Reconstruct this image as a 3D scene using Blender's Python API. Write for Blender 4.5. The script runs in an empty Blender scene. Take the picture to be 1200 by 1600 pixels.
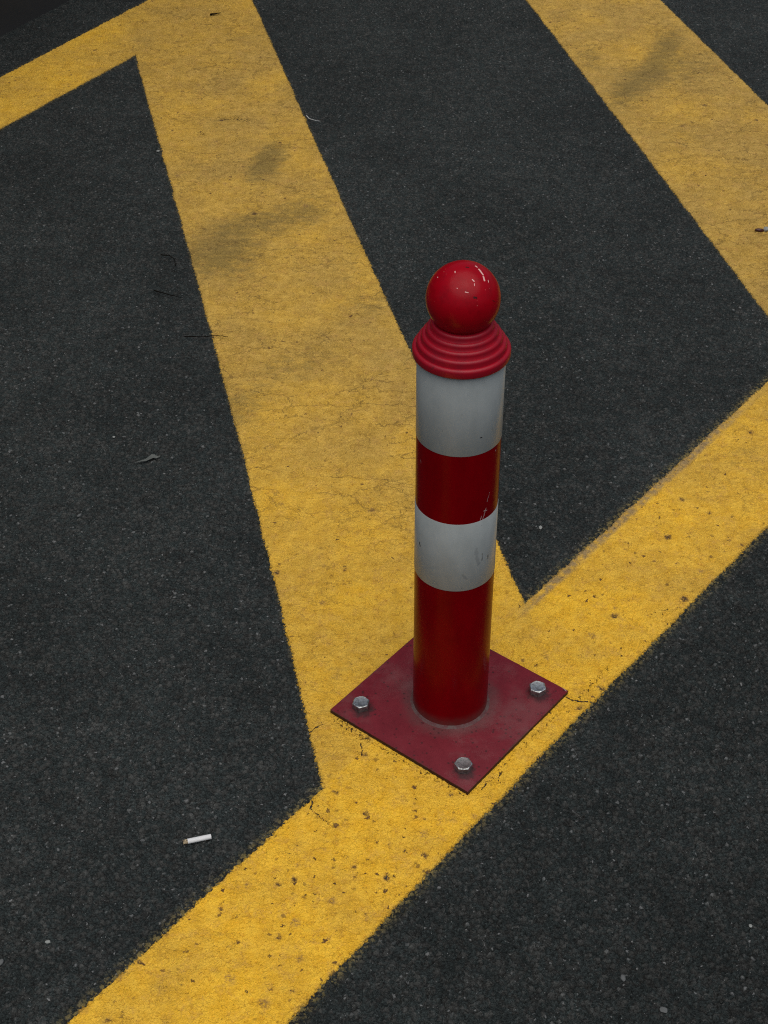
import bpy, bmesh, math, random
import numpy as np
from mathutils import Vector, Matrix
random.seed(7)
sc = bpy.context.scene
COL = sc.collection
R = math.radians

# ------------------------------------------------------------------ camera
CAM = Vector((-0.0957, -1.5772, 1.6257))
cam = bpy.data.cameras.new('camera'); co = bpy.data.objects.new('camera', cam); COL.objects.link(co)
co.matrix_world = Matrix.Translation(CAM) @ Matrix.Rotation(0.895999, 4, 'X') @ Matrix.Rotation(-0.004926, 4, 'Z')
cam.sensor_fit = 'VERTICAL'; cam.sensor_height = 36; cam.lens = 2379.74/1600*36
cam.clip_start = 0.05; cam.clip_end = 500
cam.dof.use_dof = True; cam.dof.focus_distance = 2.12; cam.dof.aperture_fstop = 32
sc.camera = co

# ------------------------------------------------------------------ light
SUN_EL, SUN_AZ = R(74), R(172)          # azimuth clockwise from +Y
w = bpy.data.worlds.new('World'); sc.world = w; w.use_nodes = True
nt = w.node_tree; nt.nodes.clear()
out = nt.nodes.new('ShaderNodeOutputWorld'); bg = nt.nodes.new('ShaderNodeBackground'); sky = nt.nodes.new('ShaderNodeTexSky')
sky.sky_type = 'NISHITA'; sky.sun_disc = False; sky.sun_elevation = SUN_EL; sky.sun_rotation = SUN_AZ
sky.air_density = 1.0; sky.dust_density = 4.0; sky.ozone_density = 1.0
bg.inputs['Strength'].default_value = 0.062
nt.links.new(sky.outputs[0], bg.inputs[0]); nt.links.new(bg.outputs[0], out.inputs[0])
sl = bpy.data.lights.new('sun', 'SUN'); so = bpy.data.objects.new('sun', sl); COL.objects.link(so)
sl.energy = 2.0; sl.angle = R(85); sl.color = (1, .985, .955)
sd = Vector((math.sin(SUN_AZ)*math.cos(SUN_EL), math.cos(SUN_AZ)*math.cos(SUN_EL), math.sin(SUN_EL)))
so.rotation_euler = sd.to_track_quat('Z', 'Y').to_euler(); so.location = sd*20
sc.view_settings.view_transform = 'Standard'; sc.view_settings.look = 'None'
sc.view_settings.exposure = 0.0; sc.view_settings.gamma = 1
sc.render.engine = 'CYCLES'
sc.cycles.use_denoising = False; sc.cycles.filter_width = 1.1; sc.cycles.sample_clamp_indirect = 3

# ------------------------------------------------------------------ node helper
class NT:
    def __init__(s, tree): s.t = tree
    def n(s, typ, **kw):
        nd = s.t.nodes.new(typ)
        for k, v in kw.items(): setattr(nd, k, v)
        return nd
    def put(s, sock, v):
        if hasattr(v, 'is_output') or isinstance(v, bpy.types.NodeSocket): s.t.links.new(v, sock)
        elif isinstance(v, (tuple, list)) and len(v) == 3 and sock.type == 'RGBA': sock.default_value = (*v, 1)
        else: sock.default_value = v
    def m(s, op, a, b=0.0, c=0.0, clamp=False):
        nd = s.n('ShaderNodeMath', operation=op, use_clamp=clamp)
        for i, v in enumerate((a, b, c)): s.put(nd.inputs[i], v)
        return nd.outputs[0]
    def add(s, *a):
        r = a[0]
        for x in a[1:]: r = s.m('ADD', r, x)
        return r
    def mul(s, *a):
        r = a[0]
        for x in a[1:]: r = s.m('MULTIPLY', r, x)
        return r
    def sub(s, a, b): return s.m('SUBTRACT', a, b)
    def gt(s, a, b): return s.m('GREATER_THAN', a, b)
    def ss(s, x, lo, hi, a=0.0, b=1.0):            # smooth step, lo -> a, hi -> b
        nd = s.n('ShaderNodeMapRange', interpolation_type='SMOOTHSTEP')
        if not isinstance(lo, bpy.types.NodeSocket) and not isinstance(hi, bpy.types.NodeSocket) and lo > hi: lo, hi, a, b = hi, lo, b, a
        for i, v in enumerate((x, lo, hi, a, b)): s.put(nd.inputs[i], v)
        return nd.outputs[0]
    def vm(s, op, a, b=(0, 0, 0), c=None, scale=None):
        nd = s.n('ShaderNodeVectorMath', operation=op)
        s.put(nd.inputs[0], a); s.put(nd.inputs[1], b)
        if c is not None: s.put(nd.inputs[2], c)
        if scale is not None: s.put(nd.inputs[3], scale)
        return nd.outputs[1] if op in ('DOT_PRODUCT', 'LENGTH', 'DISTANCE') else nd.outputs[0]
    def noise(s, v, scale, detail=2.0, rough=.5, dim='2D', color=False, dist=0.0):
        nd = s.n('ShaderNodeTexNoise', noise_dimensions=dim)
        s.put(nd.inputs['Vector'], v); nd.inputs['Scale'].default_value = scale
        nd.inputs['Detail'].default_value = detail; nd.inputs['Roughness'].default_value = rough; nd.inputs['Distortion'].default_value = dist
        return nd.outputs['Color' if color else 'Fac']
    def vor(s, v, scale, feature='F1', dim='2D', rnd=1.0):
        nd = s.n('ShaderNodeTexVoronoi', voronoi_dimensions=dim, feature=feature)
        s.put(nd.inputs['Vector'], v); nd.inputs['Scale'].default_value = scale; nd.inputs['Randomness'].default_value = rnd
        if feature == 'DISTANCE_TO_EDGE': return nd.outputs['Distance']
        sp = s.n('ShaderNodeSeparateColor'); s.t.links.new(nd.outputs['Color'], sp.inputs[0])
        return nd.outputs['Distance'], sp.outputs[0], sp.outputs[1], sp.outputs[2]
    def mix(s, f, a, b, blend='MIX'):
        nd = s.n('ShaderNodeMix', data_type='RGBA', blend_type=blend)
        s.put(nd.inputs[0], f); s.put(nd.inputs[6], a); s.put(nd.inputs[7], b)
        return nd.outputs[2]
    def attr(s, name):
        nd = s.n('ShaderNodeAttribute', attribute_name=name); return nd.outputs['Fac']
    def grey(s, v):
        nd = s.n('ShaderNodeCombineColor')
        for i in range(3): s.put(nd.inputs[i], v)
        return nd.outputs[0]
    def obj(s): return s.n('ShaderNodeTexCoord').outputs['Object']

def new_mat(name):
    m = bpy.data.materials.new(name); m.use_nodes = True
    t = m.node_tree; t.nodes.clear(); N = NT(t)
    o = N.n('ShaderNodeOutputMaterial'); b = N.n('ShaderNodeBsdfPrincipled')
    t.links.new(b.outputs[0], o.inputs[0])
    N.bsdf, N.out = b, o
    return m, N
def setp(N, **kw):
    names = dict(color='Base Color', rough='Roughness', metal='Metallic', spec='Specular IOR Level', coat='Coat Weight', coat_rough='Coat Roughness', normal='Normal')
    for k, v in kw.items(): N.put(N.bsdf.inputs[names[k]], v)
def bump(N, h, dist=.001, strength=1.0):
    nd = N.n('ShaderNodeBump'); N.put(nd.inputs['Height'], h); nd.inputs['Distance'].default_value = dist; nd.inputs['Strength'].default_value = strength
    N.put(N.bsdf.inputs['Normal'], nd.outputs[0])

# ------------------------------------------------------------------ asphalt relief, shared by the road and by the paint lying on it
g = bpy.data.node_groups.new('asphalt_relief', 'ShaderNodeTree')
for nm in ('Height', 'Rough1', 'Bright', 'Tint', 'Grain'): g.interface.new_socket(nm, in_out='OUTPUT', socket_type='NodeSocketFloat')
G = NT(g); go = G.n('NodeGroupOutput')
P = G.obj()
warp = G.vm('SUBTRACT', G.noise(P, 230, 1, color=True), (.5, .5, .5))
P1 = G.vm('ADD', P, G.vm('SCALE', warp, scale=.0045))
coarse = G.attr('coarse')
d1, a1, b1, c1 = G.vor(P1, 116)
P2 = G.vm('ADD', P1, (3.3, 1.7, 0)); d2, a2, b2, c2 = G.vor(P2, 225)
P3 = G.vm('ADD', P, (7.1, 9.2, 0)); d3, a3, b3, c3 = G.vor(P3, 620)
lim = G.m('MULTIPLY_ADD', b1, .30, .34)
dome1 = G.ss(G.m('DIVIDE', d1, lim), .25, 1.05, 1.0, 0.0)
present = G.ss(c1, .18, .32)
dome2 = G.ss(d2, .12, .60, 1.0, 0.0)
dome3 = G.ss(d3, .10, .60, 1.0, 0.0)
st1 = G.mul(dome1, present, G.m('MULTIPLY_ADD', a1, .65, .35))
st2 = G.mul(dome2, G.m('MULTIPLY_ADD', a2, .8, .2))
fine = G.noise(P, 1100, 3, .65)
void = G.ss(G.noise(G.vm('ADD', P, (11, 4, 0)), 95, 3, .6), .60, .74)         # pits between the stones
amp = G.m('MULTIPLY_ADD', coarse, .45, .62)
h = G.add(G.mul(st1, .0029), G.mul(st2, .0021), G.mul(dome3, a3, .0012), G.mul(fine, .0010), G.mul(void, -.0030), -.0018)
h = G.mul(h, amp)
h = G.add(h, G.mul(G.sub(G.noise(P, 9, 2), .5), .0022))
# pale aggregate: a few of the stones, and small chips
br1 = G.mul(G.gt(a1, .965), G.ss(d1, .16, .36, 1, 0), G.ss(c1, .3, 1.0, .25, 1.0))
br2 = G.mul(G.gt(b2, .978), G.ss(d2, .18, .36, 1, 0), G.ss(c2, 0, 1, .3, 1.0))
br3 = G.mul(G.gt(b3, .990), G.ss(d3, .20, .42, 1, 0), G.ss(c3, 0, 1, .12, .95))
bright = G.m('MAXIMUM', G.m('MAXIMUM', G.mul(br1, .55), G.mul(br2, .75)), br3)
G.put(go.inputs['Height'], h); G.put(go.inputs['Rough1'], G.m('MAXIMUM', G.mul(dome1, present, G.m('MULTIPLY_ADD', c2, .55, .35)), G.mul(dome2, G.m('MULTIPLY_ADD', G.mul(a2, a2), .75, .15)))); G.put(go.inputs['Bright'], bright)
G.put(go.inputs['Tint'], G.add(G.mul(b1, .5), G.mul(c2, .5))); G.put(go.inputs['Grain'], G.m('MULTIPLY_ADD', fine, .55, G.mul(a3, .45)))
def relief(N):
    nd = N.n('ShaderNodeGroup'); nd.node_tree = g; return nd.outputs
def displace(N, h):
    nd = N.n('ShaderNodeDisplacement'); N.put(nd.inputs['Height'], h); nd.inputs['Midlevel'].default_value = 0; nd.inputs['Scale'].default_value = 1
    N.put(N.out.inputs['Displacement'], nd.outputs[0])

# ---- asphalt material
m_road, N = new_mat('asphalt'); r = relief(N); P = N.obj()
m_road.displacement_method = 'BOTH'
macro = N.noise(P, 3.2, 5, .65); mid = N.noise(P, 28, 3, .6)
val = N.m('MULTIPLY_ADD', N.mul(r['Rough1'], N.m('MULTIPLY_ADD', r['Tint'], .8, .45)), .040, N.m('MULTIPLY_ADD', N.ss(r['Grain'], .30, .75), .031, .0115))
val = N.mul(val, N.ss(macro, .32, .68, .86, 1.12), N.ss(mid, .25, .75, .85, 1.15))
col = N.mix(N.ss(r['Tint'], .3, .75), (.81, 1.0, .97), (.97, 1.0, .93))
col = N.mix(1.0, col, N.grey(val), 'MULTIPLY')
col = N.mix(r['Bright'], col, (.23, .235, .23))
spray = N.attr('spray')
sm = N.m('MULTIPLY', spray, N.ss(N.add(N.mul(r['Rough1'], .7), N.mul(N.noise(P, 420, 3, .7), .6)), .32, .75), clamp=True)
col = N.mix(sm, col, (.24, .185, .06))
setp(N, color=col, rough=N.m('MULTIPLY_ADD', r['Grain'], .2, .70), spec=.12)
displace(N, r['Height'])

# ---- yellow road paint
m_paint, N = new_mat('road_paint'); r = relief(N); P = N.obj()
m_paint.displacement_method = 'BOTH'
ed, dust, dirt, tan, pock, scar0 = (N.attr(k) for k in ('edge', 'dust', 'dirt', 'tan', 'pock', 'scar'))
scar = N.ss(N.add(scar0, N.m('MULTIPLY_ADD', N.noise(P, 210, 4, .75), 1.5, -.75)), .50, .62)
wob = N.m('MULTIPLY_ADD', N.noise(P, 130, 3, .7), .009, -.0045)
wob = N.add(wob, N.m('MULTIPLY_ADD', N.noise(P, 330, 2, .6), .010, -.005))
x = N.add(ed, wob, N.m('MULTIPLY_ADD', N.noise(P, 14, 2), .007, -.0035))
fall = N.m('MINIMUM', N.m('DIVIDE', x, .0022), 0.0)
fall = N.m('MAXIMUM', fall, -1.6)
# pock marks (chips down to dark ground) and pinholes
PW = N.vm('ADD', P, N.vm('SCALE', N.vm('SUBTRACT', N.noise(P, 130, 3, .7, color=True), (.5, .5, .5)), scale=.012))
pd, pa, pb, pc = N.vor(PW, 26)
pr = N.mul(pb, .15)
pk = N.mul(N.gt(pa, N.m('MULTIPLY_ADD', pock, -.62, .97)), N.ss(N.sub(pd, pr), -.07, .06, 1, 0))
halo = N.mul(N.gt(pa, N.m('MULTIPLY_ADD', pock, -.62, .97)), N.ss(N.sub(pd, pr), -.05, .17, 1, 0))
core = N.mul(pk, N.ss(N.noise(P, 330, 3, .7), .40, .56), N.ss(pc, .15, .7))
hd, ha, hb, hc = N.vor(PW, 75)
hole = N.mul(N.gt(ha, N.m('MULTIPLY_ADD', pock, -.25, .95)), N.ss(hd, N.mul(hb, .15), N.m('MULTIPLY_ADD', hb, .17, .10), 1, 0), N.ss(hc, 0, 1, .35, 1.0))
qd_, qa_, qb_, qc_ = N.vor(N.vm('ADD', PW, (5, 3, 0)), 210)
pin = N.mul(N.gt(qa_, N.m('MULTIPLY_ADD', pock, -.10, .86)), N.ss(qd_, N.mul(qb_, .16), N.m('MULTIPLY_ADD', qb_, .22, .14), 1, 0), N.ss(N.noise(P, 13, 3, .6), .36, .62), N.ss(qc_, 0, 1, .25, .9))
# cracks and wrinkles running across the paint
crw = N.vm('ADD', N.vm('MULTIPLY', P, (1.0, 2.6, 1)), N.vm('SCALE', N.vm('SUBTRACT', N.noise(P, 22, 4, .65, color=True), (.5, .5, .5)), scale=.10))
crk = N.ss(N.vor(crw, 7.5, 'DISTANCE_TO_EDGE'), .004, .030, 1, 0)
crk2 = N.ss(N.vor(N.vm('ADD', N.vm('SCALE', crw, scale=1.0), (2, 5, 0)), 19, 'DISTANCE_TO_EDGE'), .006, .050, 1, 0)
crk = N.m('MAXIMUM', N.mul(crk, N.ss(N.noise(P, 7, 2), .42, .58)), N.mul(crk2, N.ss(N.noise(N.vm('ADD', P, (4, 4, 0)), 6, 2), .52, .64), .8))
crk = N.mul(crk, N.ss(dust, .2, .6, .30, 1), N.ss(N.noise(P, 90, 3, .7), .28, .48))
# relief: paint fills the pits, the stones still read through
hp = N.add(N.mul(r['Height'], .72), .0013, N.mul(N.noise(P, 260, 3, .6), .0010), N.mul(fall, .0036), N.mul(hole, -.0008), N.mul(core, -.0018), N.mul(crk, -.0008), N.mul(scar, -.002))
displace(N, N.sub(hp, .004))
# colour
lump = N.noise(P, 46, 4, .65); big = N.noise(P, 5.5, 3, .6); finen = N.noise(P, 480, 3, .7)
cy = N.mix(N.ss(lump, .3, .7), (.82, .454, .024), (.92, .546, .042))
dusty = N.mix(N.ss(lump, .3, .7), (.425, .268, .060), (.545, .350, .086))
df = N.m('ADD', dust, N.m('MULTIPLY_ADD', big, .9, -.45), clamp=True)
c = N.mix(df, cy, dusty)
c = N.mix(N.mul(N.ss(finen, .44, .66), N.ss(N.noise(P, 17, 3, .6), .30, .65), N.m('MULTIPLY_ADD', df, .42, .30)), c, (.25, .155, .028))
c = N.mix(N.mul(N.ss(r['Height'], -.0002, -.0016), N.m('MULTIPLY_ADD', df, .30, .22)), c, (.26, .145, .03))
mot = N.mul(N.ss(N.noise(N.vm('ADD', P, (8, 1, 0)), 34, 5, .72), .50, .68), N.ss(N.noise(P, 200, 4, .75), .34, .60))
c = N.mix(N.mul(mot, .40), c, (.47, .255, .075))
c = N.mix(N.m('MULTIPLY', tan, N.ss(N.noise(P, 60, 4, .7), .32, .60, .25, .9), clamp=True), c, N.mix(N.noise(P, 160, 3, .7), (.16, .105, .050), (.42, .30, .15)))
stk = N.noise(N.vm('MULTIPLY', P, (1.0, 2.2, 1)), 26, 6, .74); rub = N.noise(P, 240, 4, .75)
dm = N.mul(N.ss(N.add(N.mul(dirt, 1.25), N.m('MULTIPLY_ADD', stk, 1.3, -.65), N.m('MULTIPLY_ADD', rub, .7, -.35)), .10, .85), .70)
c = N.mix(dm, c, N.mix(finen, (.115, .088, .030), (.225, .160, .052)))
grt = N.ss(N.noise(P, 260, 4, .75), .36, .62)
c = N.mix(N.mul(halo, grt, .45), c, (.36, .20, .075))
c = N.mix(N.mul(pk, grt, .62), c, (.20, .11, .05))
c = N.mix(core, c, N.mix(N.noise(P, 170, 3, .7), (.030, .026, .022), (.17, .095, .045)))
c = N.mix(hole, c, N.mix(hb, (.030, .022, .014), (.15, .075, .028)))
c = N.mix(N.mul(pin, .85), c, (.12, .062, .016))
c = N.mix(scar, c, (.045, .028, .014))
c = N.mix(N.mul(crk, .60), c, (.14, .085, .025))
edgew = N.ss(N.add(x, N.m('MULTIPLY_ADD', N.noise(P, 300, 2), .006, -.003)), -.0005, .0035, 1, 0)
c = N.mix(N.mul(edgew, .35), c, (.20, .13, .03))
setp(N, color=c, rough=N.m('MULTIPLY_ADD', finen, .2, .52), spec=.18)

# ------------------------------------------------------------------ layout of the markings (metres, bollard at the origin)
A_left = [(-0.7626, 2.4358), (-0.6522, 1.9391), (-0.5819, 1.6467), (-0.5211, 1.4021), (-0.4842, 1.2301), (-0.4506, 1.0764), (-0.4194, 0.9497), (-0.3912, 0.8116), (-0.3631, 0.7072), (-0.341, 0.5895), (-0.3206, 0.5008), (-0.3123, 0.4564), (-0.2845, 0.3298), (-0.2631, 0.2201), (-0.2389, 0.1105), (-0.2241, 0.035), (-0.2093, -0.0305), (-0.1909, -0.1113), (-0.1844, -0.1494)]
A_right = [(-0.4752, 2.8747), (-0.3279, 2.1849), (-0.284, 2.0278), (-0.2458, 1.8274), (-0.212, 1.7014), (-0.1794, 1.5478), (-0.1491, 1.4216), (-0.1275, 1.3273), (-0.1001, 1.2053), (-0.0805, 1.1278), (-0.0556, 1.0169), (-0.0449, 0.9649), (0.0911, 0.3613), (0.1032, 0.3188), (0.1152, 0.2805), (0.1212, 0.2493), (0.1285, 0.2096)]
F_up = [(-0.4716, -0.5249), (-0.4477, -0.4869), (-0.4139, -0.444), (-0.3751, -0.3967), (-0.3385, -0.3525), (-0.3003, -0.3088), (-0.257, -0.256), (-0.2164, -0.1987), (-0.1908, -0.1726), (-0.1823, -0.1588), (0.1305, 0.2096), (0.1771, 0.2769), (0.2226, 0.3373), (0.2743, 0.4018), (0.3427, 0.4865), (0.4082, 0.5627), (0.4673, 0.6347), (0.5294, 0.7118), (0.5826, 0.7755), (0.6358, 0.8437)]
F_low = [(0.5496, 0.4116), (0.503, 0.3532), (0.4562, 0.2985), (0.4105, 0.2425), (0.3666, 0.19), (0.2097, -0.001), (0.1618, -0.0583), (0.1203, -0.1133), (0.0715, -0.1662), (0.015, -0.2337), (-0.0124, -0.2715), (-0.0433, -0.3135), (-0.0733, -0.3491), (-0.0941, -0.3759), (-0.1007, -0.3837), (-0.1266, -0.4174), (-0.158, -0.4594), (-0.1922, -0.5), (-0.2143, -0.5289)]
U_low = [(-1.0496, 1.9916), (-0.9749, 2.113), (-0.9119, 2.2326), (-0.8439, 2.3451), (-0.7683, 2.4537)]
U_up = [(-1.1105, 2.3058), (-1.055, 2.4042), (-0.9888, 2.5291), (-0.9134, 2.6697), (-0.8327, 2.7923), (-0.7802, 2.8685)]
B_left = [(0.3319, 2.8638), (0.3701, 2.6722), (0.408, 2.4794), (0.4451, 2.2995), (0.4798, 2.1312), (0.5089, 1.9588), (0.5394, 1.8117), (0.571, 1.6929), (0.5806, 1.6375), (0.6071, 1.4999), (0.6221, 1.4108), (0.6396, 1.3114), (0.6568, 1.2191), (0.6747, 1.1384), (0.6859, 1.0954)]
B_right = [(0.7248, 2.8584), (0.7575, 2.7161), (0.7867, 2.548), (0.8206, 2.416), (0.8513, 2.2818), (0.8897, 2.1264)]
def edge_fn(pts, inside, deg=1):
    p = np.array(pts); m = p.mean(0); d = np.linalg.svd(p-m)[2][0]; n = np.array([-d[1], d[0]])
    s = (p-m)@d; dev = (p-m)@n; cf = np.polyfit(s, dev, deg); s0, s1 = s.min(), s.max()
    sgn = 1 if (np.array(inside)-m)@n > 0 else -1
    def f(x, y):
        t = (x-m[0])*d[0]+(y-m[1])*d[1]
        return sgn*((x-m[0])*n[0]+(y-m[1])*n[1]-np.polyval(cf, np.clip(t, s0, s1)))
    return f
fl, fu = edge_fn(F_low, (0, 0), 3), edge_fn(F_up, (0, 0), 3)
al, ar = edge_fn(A_left, (-.3, 1.2), 3), edge_fn(A_right, (-.3, 1.2), 2)
ul, uu = edge_fn(U_low, (-.95, 2.35)), edge_fn(U_up, (-.95, 2.35))
bl, br = edge_fn(B_left, (.75, 2), 2), edge_fn(B_right, (.75, 2))
def strips(x, y):
    f1, f2, u1, u2 = fl(x, y), fu(x, y), ul(x, y), uu(x, y)
    dF = np.minimum(f1, f2); dU = np.minimum(u1, u2)
    aboveF = (f1-f2)*.5; belowU = (u2-u1)*.5
    dA = np.minimum.reduce([al(x, y), ar(x, y), aboveF, belowU])
    dB = np.minimum.reduce([bl(x, y), br(x, y), aboveF, belowU])
    return dF, dU, dA, dB, f2

# ------------------------------------------------------------------ ground and paint meshes share one grid of points
def axis(segs, far=70.0):
    a = [segs[0][0]]
    for (x0, s0), (x1, s1) in zip(segs[:-1], segs[1:]):
        n = max(2, int(round((x1-x0)/((s0+s1)/2)))); t = np.arange(1, n+1)/n
        # step grows linearly from s0 to s1
        a += list(x0+(x1-x0)*(t*s0+t*t*(s1-s0)/2)/((s0+s1)/2))
    lo, hi = [], []
    st, x = segs[0][1], a[0]
    while x > -far: st *= 1.35; x -= st; lo.append(x)
    st, x = segs[-1][1], a[-1]
    while x < far: st *= 1.35; x += st; hi.append(x)
    return np.array(lo[::-1]+a+hi)
X = axis([(-1.55, .0032), (-.75, .0019), (.65, .0019), (1.35, .0032)])
Y = axis([(-.85, .0022), (-.55, .0017), (.6, .0019), (3.0, .0038)])
NX, NY = len(X), len(Y)
gx, gy = np.meshgrid(X, Y); gx = gx.ravel(); gy = gy.ravel()
dF, dU, dA, dB, dFup = strips(gx, gy)
dist = np.maximum.reduce([dF, dU, dA, dB])
i, j = np.meshgrid(np.arange(NX-1), np.arange(NY-1)); q0 = (j*NX+i).ravel()
quads = np.stack([q0, q0+1, q0+NX+1, q0+NX], 1)
def grid_mesh(name, qs, z, attrs, mat):
    used = np.zeros(NX*NY, bool); used[qs.ravel()] = True
    idx = np.cumsum(used)-1; qs = idx[qs]
    n = int(used.sum()); me = bpy.data.meshes.new(name)
    v = np.empty((n, 3), np.float32); v[:, 0] = gx[used]; v[:, 1] = gy[used]; v[:, 2] = z
    me.vertices.add(n); me.vertices.foreach_set('co', v.ravel())
    me.loops.add(qs.size); me.loops.foreach_set('vertex_index', qs.ravel().astype(np.int32))
    me.polygons.add(len(qs)); me.polygons.foreach_set('loop_start', np.arange(0, qs.size, 4, dtype=np.int32))
    me.polygons.foreach_set('use_smooth', np.ones(len(qs), bool))
    for k, a in attrs.items():
        at = me.attributes.new(k, 'FLOAT', 'POINT'); at.data.foreach_set('value', a[used].astype(np.float32))
    me.update(calc_edges=True); me.materials.append(mat)
    o = bpy.data.objects.new(name, me); COL.objects.link(o); return o
def sstep(x, a, b):
    t = np.clip((x-a)/(b-a), 0, 1); return t*t*(3-2*t)
coarse = sstep(-fl(gx, gy), -.05, .10)*.9+.12          # the lane outside the box has the rougher surface
nearF = sstep(dF, -.030, 0.0)*(dist < .004)
spray = .80*nearF**3+.4*sstep(dU, -.02, 0)**2+.35*sstep(np.maximum(dA, dB), -.010, 0)**2
ground = grid_mesh('road', quads, 0.0, dict(coarse=coarse, spray=spray), m_road)
ground['kind'] = 'structure'; ground['label'] = 'dark grey asphalt paving with pale stone chips'

def blobs(lst):
    a = np.zeros_like(gx)
    for x, y, sx, sy, ang, k in lst:
        c, s = math.cos(R(ang)), math.sin(R(ang)); dx, dy = gx-x, gy-y
        a += k*np.exp(-(((dx*c+dy*s)/sx)**2+((-dx*s+dy*c)/sy)**2))
    return a
dirt = blobs([(-.372, 1.80, .045, .13, -8, .75), (-.455, 1.33, .12, .10, 25, .62), (-.375, 1.50, .14, .07, 25, .50), (-.255, 1.56, .05, .10, 0, .28),
              (-.37, .76, .05, .10, 10, .30), (-.31, .86, .06, .12, -20, .20), (-.22, .93, .10, .07, 20, .22), (-.50, 2.03, .05, .05, 0, .3), (-.44, 2.58, .10, .08, 0, .25),
              (-.31, 2.25, .06, .10, -15, .38), (-.16, 1.28, .05, .09, 0, .22), (-.12, 1.13, .07, .06, 20, .32), (-.32, .40, .025, .05, 0, .2), (-.17, .06, .03, .03, 0, .2),
              (.69, 2.50, .045, .17, -20, .60), (.60, 2.28, .075, .16, -35, .50), (.76, 2.35, .06, .12, -20, .32), (.52, 2.15, .04, .12, -20, .30), (.47, 2.42, .04, .10, 0, .4), (.66, 1.95, .08, .12, 0, .25), (.80, 1.75, .10, .05, 0, .2),
              (.46, .52, .05, .05, 0, .18), (.56, .60, .05, .07, 0, .22)])
dust = np.where(dF > 0, .10+.28*sstep(gx, .12, .6), .0)
dust = np.where((dF <= 0) & (dU <= 0), .32+.5*sstep(gy, .1, 1.0)+.10*sstep(gx, .3, .5), dust)
dust = np.where(dU > 0, .40+.42*sstep(gx, -.95, -.72), dust)
# the stripe blends into the border line where they meet
dust = np.where((dA > 0) & (dF > 0), .10+.22*sstep(gy, -.15, .35), dust)
tan = sstep(dFup, .019, .010)*sstep(gx, .10, .16)*(1-.75*sstep(gx, .50, .62))*(dF > -.01)
pock = np.where(dF > -.02, .24+.50*sstep(-gy, .10, .36), .03)
pock += blobs([(-.14, -.10, .05, .05, 0, .45), (.0, -.20, .10, .03, -40, .30), (-.165, -.27, .085, .07, 50, .60), (-.09, -.33, .04, .05, 50, .45), (-.26, -.42, .04, .03, 50, .40)])
def line_mask(lines):
    a = np.zeros_like(gx)
    for pts, wd in lines:
        for (xa, ya), (xb, yb) in zip(pts[:-1], pts[1:]):
            t = np.clip(((gx-xa)*(xb-xa)+(gy-ya)*(yb-ya))/((xb-xa)**2+(yb-ya)**2+1e-12), 0, 1)
            a = np.maximum(a, np.clip(1.15-np.hypot(gx-xa-t*(xb-xa), gy-ya-t*(yb-ya))/wd*.6, 0, 1))
    return a
scar = line_mask([([(.173, .012), (.181, .006), (.191, .003), (.210, .002)], .0011), ([(-.186, -.040), (-.196, -.046), (-.203, -.054), (-.217, -.060)], .0008),
                  ([(-.199, -.199), (-.190, -.206), (-.182, -.216), (-.167, -.230)], .0009), ([(-.205, -.178), (-.196, -.186), (-.199, -.199)], .0012),
                  ([(-.132, -.075), (-.128, -.09), (-.130, -.105)], .0007), ([(.07, -.13), (.062, -.145), (.066, -.155)], .0007), ([(.045, -.155), (.038, -.165)], .0007)])
for pts_, w_, k_ in [([(-.165, -.034), (-.125, -.068)], .010, .46), ([(-.125, -.068), (.010, -.176)], .008, .42), ([(.03, -.172), (.17, -.005)], .006, .38), ([(.19, .01), (.24, .07)], .010, .40), ([(.32, .19), (.35, .20)], .010, .40), ([(-.50, 2.045), (-.43, 2.035)], .016, .45), ([(-.40, 2.07), (-.34, 2.06)], .010, .40), ([(-.55, 1.96), (-.54, 1.955)], .012, .5)]:
    scar = np.maximum(scar, k_*line_mask([(pts_, w_)]))
edge = dist.copy()
full = dict(coarse=coarse, edge=edge, dust=dust, dirt=dirt, tan=tan, pock=pock, scar=scar)
qd = np.stack([d[quads].max(1) for d in (dF, dU, dA, dB)])
qm = qd.max(0); qx = gx[quads].mean(1); qy = gy[quads].mean(1)
near = (qm > -.006) & (qx > -1.9) & (qx < 1.9) & (qy > -1.6) & (qy < 3.9)
own = np.where(qd[0] > 0, 0, np.where(qd[1] > 0, 1, qd.argmax(0)))
for k, (nm, lab, cat) in enumerate([
        ('yellow_border_line', 'bright yellow painted line with pock marks running under the red bollard plate', 'road marking'),
        ('yellow_border_line', 'narrow yellow painted line along the foot of the dark wall', 'road marking'),
        ('yellow_stripe', 'broad dusty yellow stripe with grey tyre smudges passing behind the bollard', 'road marking'),
        ('yellow_stripe', 'dusty yellow diagonal stripe carrying the small dark red scrap', 'road marking')]):
    sel = near & (own == k)
    o = grid_mesh(nm, quads[sel], .004, full, m_paint)
    o['kind'] = 'structure'; o['label'] = lab; o['category'] = cat; o['group'] = 'yellow markings on the asphalt'

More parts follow.
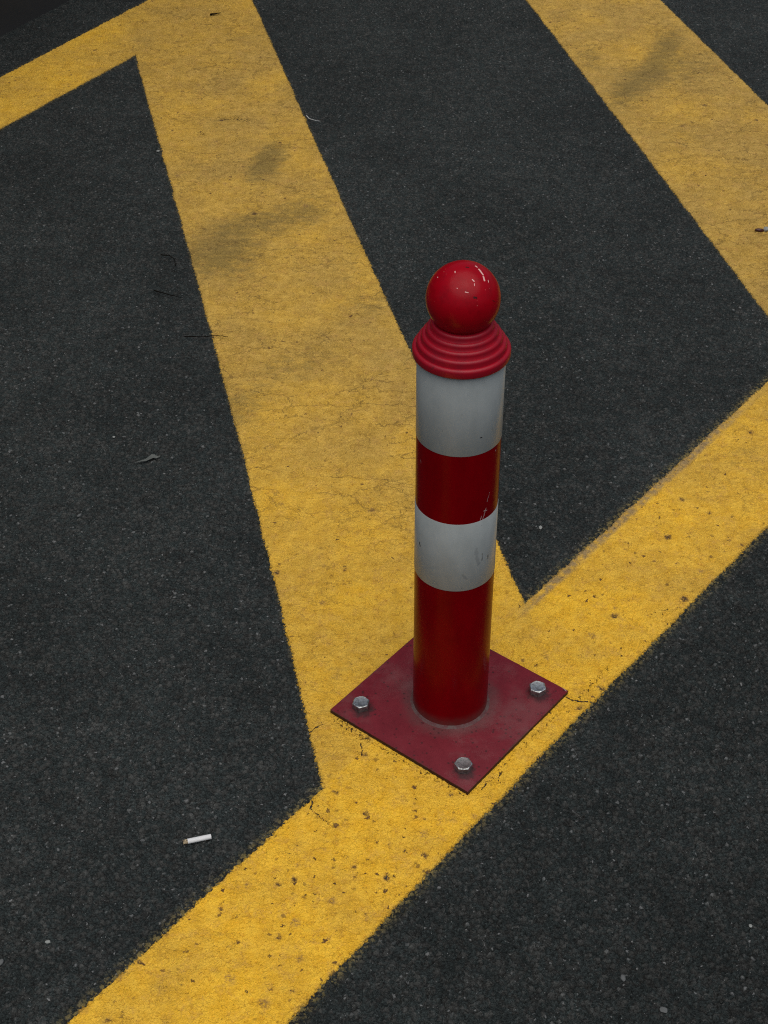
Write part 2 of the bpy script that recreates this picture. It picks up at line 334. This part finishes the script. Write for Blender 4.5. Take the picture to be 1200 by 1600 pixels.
# ------------------------------------------------------------------ objects
def link(name, bm, mat, parent=None, smooth=True, loc=None, sharp=None):
    me = bpy.data.meshes.new(name); bmesh.ops.recalc_face_normals(bm, faces=bm.faces[:]); bm.to_mesh(me); bm.free()
    if smooth:
        me.polygons.foreach_set('use_smooth', [True]*len(me.polygons))
        if sharp is not None: me.set_sharp_from_angle(angle=R(sharp))
    if mat: me.materials.append(mat)
    o = bpy.data.objects.new(name, me); COL.objects.link(o)
    if parent: o.parent = parent
    if loc: o.location = loc
    return o
def empty(name, loc, label, cat, group=None, rz=0):
    o = bpy.data.objects.new(name, None); COL.objects.link(o); o.location = loc; o.rotation_euler = (0, 0, rz); o.empty_display_size = .05
    tag(o, label, cat, group); return o
def tag(o, label, cat, group=None):
    o['label'] = label; o['category'] = cat
    if group: o['group'] = group
def lathe(prof, n=128, caps=(False, False)):
    bm = bmesh.new(); rows = []
    for r_, z in prof:
        rows.append([bm.verts.new((r_*math.cos(2*math.pi*k/n), r_*math.sin(2*math.pi*k/n), z)) for k in range(n)])
    for a, b in zip(rows[:-1], rows[1:]):
        for k in range(n): bm.faces.new((a[k], a[(k+1) % n], b[(k+1) % n], b[k]))
    if caps[0]: bm.faces.new(rows[0][::-1])
    if caps[1]: bm.faces.new(rows[-1])
    return bm

# marks worn into paint: capsules between two points, broken up by noise
def marks(N, P, segs, wob=.0012, wscale=500):
    PW = N.vm('ADD', P, N.vm('SCALE', N.vm('SUBTRACT', N.noise(P, wscale, 3, .7, '3D', True), (.5, .5, .5)), scale=wob))
    tot = None
    for a, b, wd in segs:
        a, b = Vector(a), Vector(b); ab = b-a; L2 = max(ab.length_squared, 1e-9)
        pa = N.vm('SUBTRACT', PW, tuple(a))
        t = N.m('DIVIDE', N.vm('DOT_PRODUCT', pa, tuple(ab)), L2, clamp=True)
        nd = N.vm('LENGTH', N.vm('SUBTRACT', pa, N.vm('SCALE', tuple(ab), scale=t)))
        mk = N.ss(nd, wd*.6, wd*1.15, 1, 0)
        tot = mk if tot is None else N.m('MAXIMUM', tot, mk)
    return tot

PR, SR, SZ = .0545, .0449, .690        # post radius, ball radius, ball centre height
T0, T1 = .0014, .0086                  # underside and top of the base plate
Z1, Z2, Z3, ZC = .2710, .3855, .4945, .6130
toward = (CAM-Vector((0, 0, SZ))).normalized(); right = Vector((0, 0, 1)).cross(toward).normalized(); up = toward.cross(right)
def on_ball(x, y, r_=SR):              # offsets from the ball's middle as seen from the front, in ball radii
    zz = math.sqrt(max(0, 1-x*x-y*y)); return (right*x+up*y+toward*zz)*r_
def on_post(nx, z):
    th = math.atan2(CAM.y, CAM.x)+math.asin(nx); return Vector((PR*math.cos(th), PR*math.sin(th), z))

# ---- ball paint
m_ball, N = new_mat('red_gloss_paint'); P = N.obj()
def bz(x, y): return on_ball((x-550)/500, (555-y)/500)
white = marks(N, P, [(bz(700, 138), bz(716, 150), .0011), (bz(745, 180), bz(795, 245), .0013), (bz(805, 275), bz(818, 320), .0013), (bz(868, 318), bz(872, 340), .0006),
                     (bz(662, 315), bz(682, 335), .0008), (bz(690, 370), bz(692, 395), .0006), (bz(575, 478), bz(612, 484), .0006), (bz(432, 212), bz(434, 232), .0006),
                     (bz(466, 430), bz(472, 436), .0005), (bz(200, 290), bz(212, 300), .0005)], .0016)
dark = marks(N, P, [(bz(695, 545), bz(718, 550), .0016), (bz(575, 155), bz(605, 158), .0012), (bz(935, 580), bz(965, 590), .0006), (bz(545, 45), bz(640, 62), .001)], .003)
dust_n = N.noise(P, 60, 5, .7, '3D')
c = N.mix(N.ss(dust_n, .45, .72), (.305, .0010, .007), (.235, .0008, .0055))
spk = N.vor(P, 420, dim='3D'); c = N.mix(N.mul(N.gt(spk[1], .985), N.ss(spk[0], .15, .35, 1, 0), .5), c, (.5, .15, .13))
c = N.mix(white, c, (.72, .42, .38)); c = N.mix(N.mul(dark, .9), c, (.03, .008, .008))
setp(N, color=c, rough=N.m('MULTIPLY_ADD', dust_n, .24, .16), spec=.14)
bump(N, N.add(N.noise(P, 90, 3, .5, '3D'), N.mul(white, -1.2)), .0004, .35)
# ---- collar: duller, chalkier red
m_collar, N = new_mat('red_chalky_paint'); P = N.obj()
dn = N.noise(P, 70, 5, .7, '3D')
c = N.mix(N.ss(dn, .35, .75), (.325, .0032, .0140), (.25, .005, .0155))
grit = N.mul(N.ss(N.noise(P, 260, 3, .7, '3D'), .58, .68), N.ss(N.noise(P, 35, 2, .5, '3D'), .5, .7))
c = N.mix(N.mul(grit, .55), c, (.07, .02, .02))
setp(N, color=c, rough=N.m('MULTIPLY_ADD', dn, .2, .30), spec=.33); bump(N, N.noise(P, 300, 3, .6, '3D'), .0003, .35)
# ---- post: red reflective sheeting over steel
m_post, N = new_mat('red_sheeting'); P = N.obj()
scr = marks(N, P, [(on_post(.70, .402), on_post(.60, .378), .0006), (on_post(.66, .399), on_post(.72, .398), .0010), (on_post(.55, .380), on_post(.60, .392), .0007), (on_post(.72, .412), on_post(.77, .425), .0004), (on_post(-.86, .463), on_post(-.86, .468), .0006), (on_post(.86, .486), on_post(.87, .487), .0008)], .003, 300)
dn = N.noise(N.vm('MULTIPLY', P, (1, 1, .35)), 45, 4, .65, '3D')
c = N.mix(N.ss(dn, .3, .75), (.185, .0003, .0030), (.145, .0003, .0024))
sep = N.n('ShaderNodeSeparateXYZ'); N.put(sep.inputs[0], P); zz = sep.outputs[2]
base = N.m('MULTIPLY', N.ss(zz, .010, .034, 1, 0), N.noise(P, 120, 4, .7, '3D'), clamp=True)
c = N.mix(N.mul(base, .8), c, (.10, .07, .06))
c = N.mix(N.mul(scr, .75), c, (.45, .34, .33))
setp(N, color=c, rough=N.m('MULTIPLY_ADD', dn, .12, .20), spec=.05); bump(N, N.noise(P, 55, 2, .5, '3D'), .0005, .25)
# ---- white sheeting
m_white, N = new_mat('white_sheeting'); P = N.obj()
blk = marks(N, P, [(on_post(-.86, .332), on_post(-.84, .327), .0014), (on_post(.66, .328), on_post(.66, .316), .0008), (on_post(.80, .318), on_post(.80, .313), .0012), (on_post(.50, .520), on_post(.52, .520), .0012)], .002, 420)
sm = marks(N, P, [(on_post(.50, .336), on_post(.58, .312), .0028), (on_post(.52, .340), on_post(.54, .330), .0022), (on_post(-.97, .336), on_post(-.80, .350), .0008), (on_post(-.80, .350), on_post(-.66, .352), .0006), (on_post(.2, .300), on_post(.3, .292), .002), (on_post(.75, .53), on_post(.76, .524), .0012)], .007, 170)
dn = N.noise(N.vm('MULTIPLY', P, (1, 1, .5)), 38, 5, .7, '3D'); spk = N.vor(P, 260, dim='3D')
c = N.mix(N.ss(dn, .3, .75), (.362, .392, .384), (.305, .333, .326))
c = N.mix(N.mul(N.gt(spk[1], .975), N.ss(spk[0], .12, .32, 1, 0), .4), c, (.12, .12, .12))
c = N.mix(N.mul(sm, .32), c, (.14, .15, .155)); c = N.mix(N.mul(blk, .95), c, (.018, .017, .017))
setp(N, color=c, rough=N.m('MULTIPLY_ADD', dn, .15, .24), spec=.12); bump(N, N.noise(P, 50, 2, .5, '3D'), .0005, .25)
# ---- base plate paint
m_plate, N = new_mat('oxide_red_paint'); P = N.obj()
rad = N.vm('LENGTH', N.vm('MULTIPLY', P, (1, 1, 0)))
dn = N.noise(P, 34, 5, .7, '3D'); fn = N.noise(P, 420, 3, .7, '3D')
c = N.mix(N.ss(dn, .3, .72), (.128, .0085, .0155), (.165, .0135, .0220))
ring = N.m('MULTIPLY', N.ss(N.add(rad, N.m('MULTIPLY_ADD', dn, .03, -.015)), .060, .082, 1, 0), N.m('MULTIPLY_ADD', fn, .8, .25), clamp=True)
c = N.mix(N.mul(ring, .62), c, (.095, .066, .060))
wet = N.vor(N.vm('ADD', P, N.vm('SCALE', N.noise(P, 90, 2, .6, '3D', True), scale=.006)), 55, dim='3D')
c = N.mix(N.mul(N.gt(wet[1], .62), N.ss(wet[0], N.mul(wet[2], .16), N.m('MULTIPLY_ADD', wet[2], .16, .06), 1, 0), .8), c, (.075, .003, .008))
gr = N.vor(P, 165, dim='3D'); c = N.mix(N.mul(N.gt(gr[1], .80), N.ss(gr[0], .15, .42, 1, 0), .7), c, (.028, .010, .010))
c = N.mix(N.mul(N.ss(N.noise(P, 16, 4, .65, '3D'), .52, .75), .35), c, (.14, .085, .080))
e1 = N.m('ABSOLUTE', N.vm('DOT_PRODUCT', P, (math.cos(-.68274), math.sin(-.68274), 0))); e2 = N.m('ABSOLUTE', N.vm('DOT_PRODUCT', P, (-math.sin(-.68274), math.cos(-.68274), 0)))
wear = N.mul(N.ss(N.add(N.m('MAXIMUM', e1, e2), N.m('MULTIPLY_ADD', N.noise(P, 150, 4, .75, '3D'), .012, -.006)), .1225, .1252), N.ss(N.noise(P, 26, 3, .6, '3D'), .42, .60))
c = N.mix(N.mul(wear, .7), c, (.060, .028, .024))
dus = N.ss(N.add(N.noise(P, 12, 4, .6, '3D'), N.m('MULTIPLY_ADD', N.noise(P, 600, 2, .6, '3D'), .5, -.25)), .50, .72)
c = N.mix(N.mul(dus, .30), c, (.21, .10, .095))
chip = marks(N, P, [((.1725, .0180, T1), (.1690, .0245, T1), .0012), ((.158, .036, T1), (.163, .030, T1), .0006), ((-.008, .16, T1), (.008, .15, T1), .0007)], .004, 260)
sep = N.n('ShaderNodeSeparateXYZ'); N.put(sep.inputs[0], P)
c = N.mix(N.ss(N.add(sep.outputs[2], N.m('MULTIPLY_ADD', fn, .0012, -.0006)), T1-.0012, T1-.0004, .9, 0), c, (.022, .010, .010))  # plate sides grimy, and darkened in the colour for the shade on them
c = N.mix(chip, c, (.36, .25, .22))
bolt_grime_shade = None  # grime round the bolt heads, blackened in the colour as contact shade
BOLTS = [(-.1308, -.0123), (.0138, -.1324), (.1301, .0173), (-.0125, .1330)]
for x_, y_ in BOLTS:
    dd = N.vm('DISTANCE', P, (x_+.002, y_-.005, T1)); k = N.ss(N.add(dd, N.m('MULTIPLY_ADD', N.noise(P, 110, 3, .6, '3D'), .022, -.011)), .010, .021, 1, 0)
    bolt_grime_shade = k if bolt_grime_shade is None else N.m('MAXIMUM', bolt_grime_shade, k)
c = N.mix(N.mul(bolt_grime_shade, .80), c, (.030, .017, .017))
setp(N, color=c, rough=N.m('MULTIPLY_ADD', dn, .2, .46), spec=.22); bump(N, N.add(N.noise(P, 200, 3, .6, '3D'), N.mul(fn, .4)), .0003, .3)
# ---- steel
m_steel, N = new_mat('galvanised_steel'); P = N.obj()
dn = N.noise(P, 180, 4, .7, '3D')
rnd = N.n('ShaderNodeObjectInfo').outputs['Random']
rv = N.m('MULTIPLY_ADD', rnd, .5, .5)
setp(N, color=N.mix(1.0, N.mix(N.ss(dn, .35, .65), (.66, .68, .66), (.27, .275, .26)), N.grey(rv), 'MULTIPLY'), metal=.92, rough=N.m('MULTIPLY_ADD', dn, .30, .24)); bump(N, dn, .0004, .3)
# ---- weld / sealant bead
m_bead, N = new_mat('dusty_bead'); P = N.obj()
dn = N.noise(P, 120, 4, .7, '3D')
setp(N, color=N.mix(N.ss(dn, .35, .65), (.10, .030, .032), (.11, .075, .068)), rough=.75); bump(N, dn, .001, .5)

bollard = empty('bollard', (0, 0, 0), 'red and white banded bollard with ball top bolted to a square red plate', 'bollard')
# base plate
bm = bmesh.new(); S = .125
bmesh.ops.create_cube(bm, size=1); bmesh.ops.scale(bm, vec=(2*S, 2*S, T1-T0), verts=bm.verts)
bmesh.ops.bevel(bm, geom=bm.edges[:], offset=.0005, segments=2, affect='EDGES', profile=.6)
bmesh.ops.rotate(bm, cent=(0, 0, 0), matrix=Matrix.Rotation(-.68274, 3, 'Z'), verts=bm.verts)
bmesh.ops.translate(bm, vec=(0, 0, (T0+T1)/2), verts=bm.verts)
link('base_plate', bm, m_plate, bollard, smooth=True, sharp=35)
# bolts
def bolt_bm():
    bm = bmesh.new(); rr = .0132; hh = .0108
    def ring(r_, z, n=6, ph=0): return [bm.verts.new((r_*math.cos(2*math.pi*k/n+ph), r_*math.sin(2*math.pi*k/n+ph), z)) for k in range(n)]
    n = 48
    def hexr(th):
        a = (th+math.pi/6) % (math.pi/3)-math.pi/6; return rr*math.cos(math.pi/6)/math.cos(a)
    rows = []
    for lev in range(6):
        row = []
        for k in range(n):
            th = 2*math.pi*k/n; hx = hexr(th+math.pi/6)
            inn = rr*math.cos(math.pi/6)
            r_, z = [(hx*.985, 0), (hx, .0006), (hx, hh-.0008-(hx-inn)*.30), (hx*.965, hh-.0003-(hx-inn)*.2), (inn*.93, hh), (inn*.84, hh-.0002)][lev]
            row.append(bm.verts.new((r_*math.cos(th), r_*math.sin(th), z)))
        rows.append(row)
    for a, b in zip(rows[:-1], rows[1:]):
        for k in range(n): bm.faces.new((a[k], a[(k+1) % n], b[(k+1) % n], b[k]))
    bm.faces.new(rows[-1]); bm.faces.new(rows[0][::-1])
    return bm
for k, (x_, y_) in enumerate(BOLTS):
    o = link('bolt', bolt_bm(), m_steel, bollard, sharp=28, loc=(x_, y_, T1-.0004)); o.rotation_euler = (0, 0, (.3, 1.0, .62, .2)[k])
# post with sheeting bands laid flush round it (each band its own sleeve)
def sleeve(z0, z1, r_): return lathe([(r_-.0012, z0), (r_-.0002, z0), (r_, z0+.0003), (r_, z1-.0003), (r_-.0002, z1), (r_-.0012, z1)], 160)
link('post', lathe([(PR, T1-.001), (PR, Z1), (PR, Z3+.05), (PR, ZC+.012)], 160), m_post, bollard)
bw = link('reflective_band', sleeve(Z1, Z2, PR+.0005), m_white, bollard, sharp=40); bw['label'] = 'lower white band with black scuffs'
bw = link('reflective_band', sleeve(Z3, ZC+.006, PR+.0005), m_white, bollard, sharp=40); bw['label'] = 'clean upper white band under the collar'
# bead of paint and dirt where post meets plate
link('weld_bead', lathe([(PR+.0042, T1-.0003), (PR+.0034, T1+.0004), (PR+.0018, T1+.0014), (PR+.0005, T1+.0032), (PR-.001, T1+.0040)], 128), m_bead, bollard)
# ribbed collar
prof = [(PR-.001, ZC+.004), (PR+.0035, ZC+.0012), (.0592, ZC-.0002)]
levels = [(.0606, ZC+.0082), (.0552, ZC+.0172), (.0496, ZC+.0258), (.0440, ZC+.0340), (.0385, ZC+.0420)]
rr = .0038
for i_, (r0, z0) in enumerate(levels):
    if i_ == 0: prof += [(r0-.0006, ZC+.0006), (r0-.0001, ZC+.0020)]
    a0 = 0 if i_ == 0 else -5
    for a in range(a0, 111, 12):
        prof.append((r0-rr+rr*math.cos(R(a)), z0+rr*math.sin(R(a))*1.05))
    if i_ < len(levels)-1:
        nr, nz = levels[i_+1]; prof.append((nr+.0002, nz-.0030))
prof += [(.0285, ZC+.0448), (.0262, ZC+.0460), (.0255, ZC+.062)]
link('collar', lathe(prof, 160), m_collar, bollard, sharp=60)
# ball
bm = bmesh.new(); bmesh.ops.create_uvsphere(bm, u_segments=96, v_segments=64, radius=SR)
link('ball', bm, m_ball, bollard, loc=(0, 0, SZ))

# ------------------------------------------------------------------ dark wall along the far line, height made up to block sky light
m_wall, N = new_mat('dark_render'); P = N.obj()
dn = N.noise(P, 4, 5, .6, '3D'); fn = N.noise(P, 220, 3, .6, '3D')
setp(N, color=N.mix(N.ss(dn, .3, .7), (.030, .030, .029), (.042, .041, .039)), rough=.8, spec=.2); bump(N, fn, .0015, .4)
bm = bmesh.new(); L, TH, HW = 7.0, .24, 1.9
pr = [(0, -.02), (0, .10), (.012, .115), (.012, HW), (TH, HW), (TH, -.02)]
a = [bm.verts.new((-L*.45, y_, z_)) for y_, z_ in pr]; b = [bm.verts.new((L*.55, y_, z_)) for y_, z_ in pr]
for k in range(6): bm.faces.new((a[k], a[(k+1) % 6], b[(k+1) % 6], b[k]))
bm.faces.new(a); bm.faces.new(b[::-1])
bmesh.ops.bevel(bm, geom=[e for e in bm.edges], offset=.004, segments=2, affect='EDGES')
wl = link('wall', bm, m_wall, smooth=False, loc=(-1.0905, 2.740, 0)); wl.rotation_euler = (0, 0, R(61.5))
tag(wl, 'dark grey rendered wall standing beyond the far yellow line', 'wall')

# ------------------------------------------------------------------ litter
m_paper, N = new_mat('cigarette_paper'); P = N.obj(); dn = N.noise(P, 300, 4, .6, '3D')
setp(N, color=N.mix(dn, (.58, .58, .56), (.74, .74, .73)), rough=.8); bump(N, dn, .0006, .5)
m_burnt, N = new_mat('stained_filter'); P = N.obj(); dn = N.noise(P, 420, 4, .7, '3D')
setp(N, color=N.mix(N.ss(dn, .4, .62), (.50, .40, .24), (.10, .07, .045)), rough=.9); bump(N, dn, .001, .6)
cig = empty('cigarette_butt', (-.349, -.2535, .0050), 'white cigarette butt with a stained end lying on the asphalt', 'cigarette butt', rz=R(16))
cig.rotation_euler = (0, R(1.5), R(16))
def tube(x0, x1, r0, r1, n=28, cap0=True, cap1=True, rag=0):
    bm = bmesh.new(); rows = []; K = 10
    for i_ in range(K+1):
        t = i_/K; r_ = (r0+(r1-r0)*t); row = []
        for k in range(n):
            th = 2*math.pi*k/n; q = 1+.025*math.sin(th*2+t*3)
            row.append(bm.verts.new((x0+(x1-x0)*t+(rag*math.sin(k*1.7)*(1 if i_ == K else 0)), r_*q*math.cos(th), r_*q*math.sin(th)*.96)))
        rows.append(row)
    for a, b in zip(rows[:-1], rows[1:]):
        for k in range(n): bm.faces.new((a[k], a[(k+1) % n], b[(k+1) % n], b[k]))
    for row, f in ((rows[0], cap0), (rows[-1], cap1)):
        if f:
            r2 = [bm.verts.new((v.co.x, v.co.y*.8, v.co.z*.8)) for v in row]
            for k in range(n): bm.faces.new((row[k], row[(k+1) % n], r2[(k+1) % n], r2[k]))
            bm.faces.new(r2)
    return bm
link('paper_tube', tube(-.0128,   .0190, .0035, .0036), m_paper, cig, sharp=40)
link('filter_end', tube(-.0128, -.0186, .0034, .0029, cap0=False, rag=.0006), m_burnt, cig, sharp=40)

m_twig, N = new_mat('dark_twig'); P = N.obj()
setp(N, color=N.mix(N.noise(P, 200, 3, .6, '3D'), (.003, .0025, .002), (.008, .006, .004)), rough=.9, spec=.05)
def twig(pts, r0, label, name='twig', mat=None, cat='twig', z=.0060, r1=None):
    """a thin tapering stalk along points on the ground"""
    P_ = [Vector((x_, y_, z+dz)) for x_, y_, dz in pts]
    bm = bmesh.new(); rows = []; n = 8; org = P_[0].copy()
    pts2 = []
    for a, b in zip(P_[:-1], P_[1:]):
        for k in range(5): pts2.append(a.lerp(b, k/5)+Vector((random.uniform(-1, 1), random.uniform(-1, 1), random.uniform(-.3, .6)))*.0006)
    pts2.append(P_[-1])
    for i_, p in enumerate(pts2):
        t = (pts2[min(i_+1, len(pts2)-1)]-pts2[max(i_-1, 0)]).normalized(); s = t.cross(Vector((0, 0, 1))).normalized(); u_ = s.cross(t)
        f = i_/(len(pts2)-1); r_ = (r0+((r1 if r1 else r0*.45)-r0)*f)*random.uniform(.85, 1.15)
        rows.append([bm.verts.new(p-org+(s*math.cos(2*math.pi*k/n)+u_*math.sin(2*math.pi*k/n))*r_) for k in range(n)])
    for a, b in zip(rows[:-1], rows[1:]):
        for k in range(n): bm.faces.new((a[k], a[(k+1) % n], b[(k+1) % n], b[k]))
    bm.faces.new(rows[0]); bm.faces.new(rows[-1])
    o = link(name, bm, mat or m_twig, loc=org); tag(o, label, cat, 'twigs and scraps on the ground'); return o
twig([(-.575, 1.340, 0), (-.556, 1.334, .002), (-.543, 1.318, .002), (-.538, 1.290, 0)], .0013, 'curved dark twig on asphalt, farthest of the three beside the broad stripe')
twig([(-.572, 1.189, 0), (-.545, 1.172, .002), (-.513, 1.160, 0)], .0013, 'short straight dark twig slanting on bare asphalt left of the broad stripe')
twig([(-.491, 1.009, .001), (-.455, 1.004, .002), (-.43, 1.009, .003), (-.404, 1.006, .001)], .0012, 'thin dark twig lying across the left edge of the broad stripe')
twig([(-.589, 2.744, 0), (-.575, 2.748, .001), (-.560, 2.758, 0)], .0030, 'dark brown sliver lying on the yellow paint near the far corner', 'bark_sliver', cat='sliver', r1=.001)
m_fib, N = new_mat('pale_fibre'); setp(N, color=(.42, .43, .42), rough=.7)
twig([(-.287, 2.050, 0), (-.279, 2.028, .002), (-.268, 2.018, .003), (-.252, 2.016, 0)], .0013, 'curled pale fibre lying against the edge of the broad stripe', 'fibre_strand', m_fib, 'strand')
# pale dry leaf scrap
m_leaf, N = new_mat('dry_leaf'); P = N.obj(); dn = N.noise(P, 140, 4, .7, '3D')
setp(N, color=N.mix(dn, (.045, .05, .045), (.13, .14, .125)), rough=.8); bump(N, dn, .002, .6)
bm = bmesh.new()
ol = [(-.030, -.0125), (-.019, -.008), (-.012, -.003), (-.007, .004), (-.002, .010), (.003, .013), (.005, .007), (.010, .006), (.0145, .009), (.013, .002), (.008, .0005), (.002, -.0005), (-.004, -.004), (-.010, -.008), (-.018, -.0115)]
t_ = [bm.verts.new((x_, y_, .0012+.0022*math.sin(k*1.9)**2)) for k, (x_, y_) in enumerate(ol)]
f = bm.faces.new(t_); bmesh.ops.triangulate(bm, faces=[f]); bmesh.ops.solidify(bm, geom=bm.faces[:], thickness=.0005)
lf = link('leaf_scrap', bm, m_leaf, smooth=False, loc=(-.509, .606, .0022)); tag(lf, 'pale grey torn leaf scrap lying on the asphalt left of the broad stripe', 'leaf')
# dark red and white scrap on the right stripe
def stone(r_, sq=(1, 1, .6), seed=1, sub=3, rough=.28):
    bm = bmesh.new(); bmesh.ops.create_icosphere(bm, subdivisions=sub, radius=r_); rnd = random.Random(seed)
    ps = [Vector((rnd.uniform(-1, 1), rnd.uniform(-1, 1), rnd.uniform(-1, 1))).normalized() for _ in range(9)]; cs = [rnd.uniform(.62, .95)*r_ for _ in ps]
    for v in bm.verts:
        for p, c_ in zip(ps, cs):
            d = v.co.dot(p)
            if d > c_: v.co -= p*(d-c_)*.9
        v.co = Vector((v.co.x*sq[0], v.co.y*sq[1], v.co.z*sq[2]))
    return bm
m_dred, N = new_mat('dark_red_scrap'); P = N.obj(); setp(N, color=N.mix(N.noise(P, 200, 3, .6, '3D'), (.030, .003, .005), (.06, .012, .012)), rough=.45)
m_pale, N = new_mat('pale_stone'); P = N.obj(); setp(N, color=N.mix(N.noise(P, 240, 4, .65, '3D'), (.17, .18, .17), (.33, .34, .31)), rough=.75); bump(N, N.noise(P, 500, 3, .6, '3D'), .0008, .5)
m_grey, N = new_mat('grey_stone'); P = N.obj(); setp(N, color=N.mix(N.noise(P, 240, 4, .65, '3D'), (.06, .065, .063), (.13, .135, .13)), rough=.8); bump(N, N.noise(P, 500, 3, .6, '3D'), .0008, .5)
sp = empty('wrapper_scrap', (.744, 1.440, .0045), 'small dark red and white scrap lying on the right yellow stripe', 'scrap', 'twigs and scraps on the ground')
link('red_fold', stone(.0095, (1.15, .55, .50), 4), m_dred, sp, loc=(-.006, 0, 0))
link('white_fold', stone(.0072, (1, .9, .85), 8), m_pale, sp, loc=(.0085, .002, .001))
# loose stone chips
for x_, y_, r_, mt, sq, lab in [
        (-.615, .448, .0052, m_grey, (1.3, .8, .5), 'oval grey stone chip on asphalt below the torn leaf scrap'),
        (-.587, .675, .0036, m_pale, (1, .9, .6), 'small pale stone chip on asphalt above and left of the torn leaf scrap'),
        (-.523, -.413, .0042, m_pale, (.8, 1.2, .6), 'white stone chip on asphalt nearest the front left corner'),
        (-.578, -.443, .0070, m_grey, (1.1, .8, .4), 'flat grey stone flake cut by the front left picture edge'),
        (.168, .409, .0052, m_pale, (1.3, .8, .5), 'oval pale stone chip in the asphalt wedge behind the bollard'),
        (-.640, 1.86, .0045, m_pale, (1.3, .8, .6), 'tiny tan stone chip on far asphalt left of the broad stripe'),
        (.240, -.515, .0062, m_grey, (1.1, 1, .4), 'round grey stone chip in the front right asphalt'),
        (.368, -.394, .0034, m_pale, (.9, 1.1, .6), 'small white stone chip near the front right corner'),
        (.196, -.470, .0050, m_grey, (1.3, .9, .5), 'grey stone chip left of the round one in the front right asphalt')]:
    o = link('stone_chip', stone(r_*.78, sq, int(abs(x_)*997), 3), mt, loc=(x_, y_, .0016)); o.rotation_euler = (0, 0, x_*9)
    tag(o, lab, 'stone chip', 'loose stone chips on the asphalt')
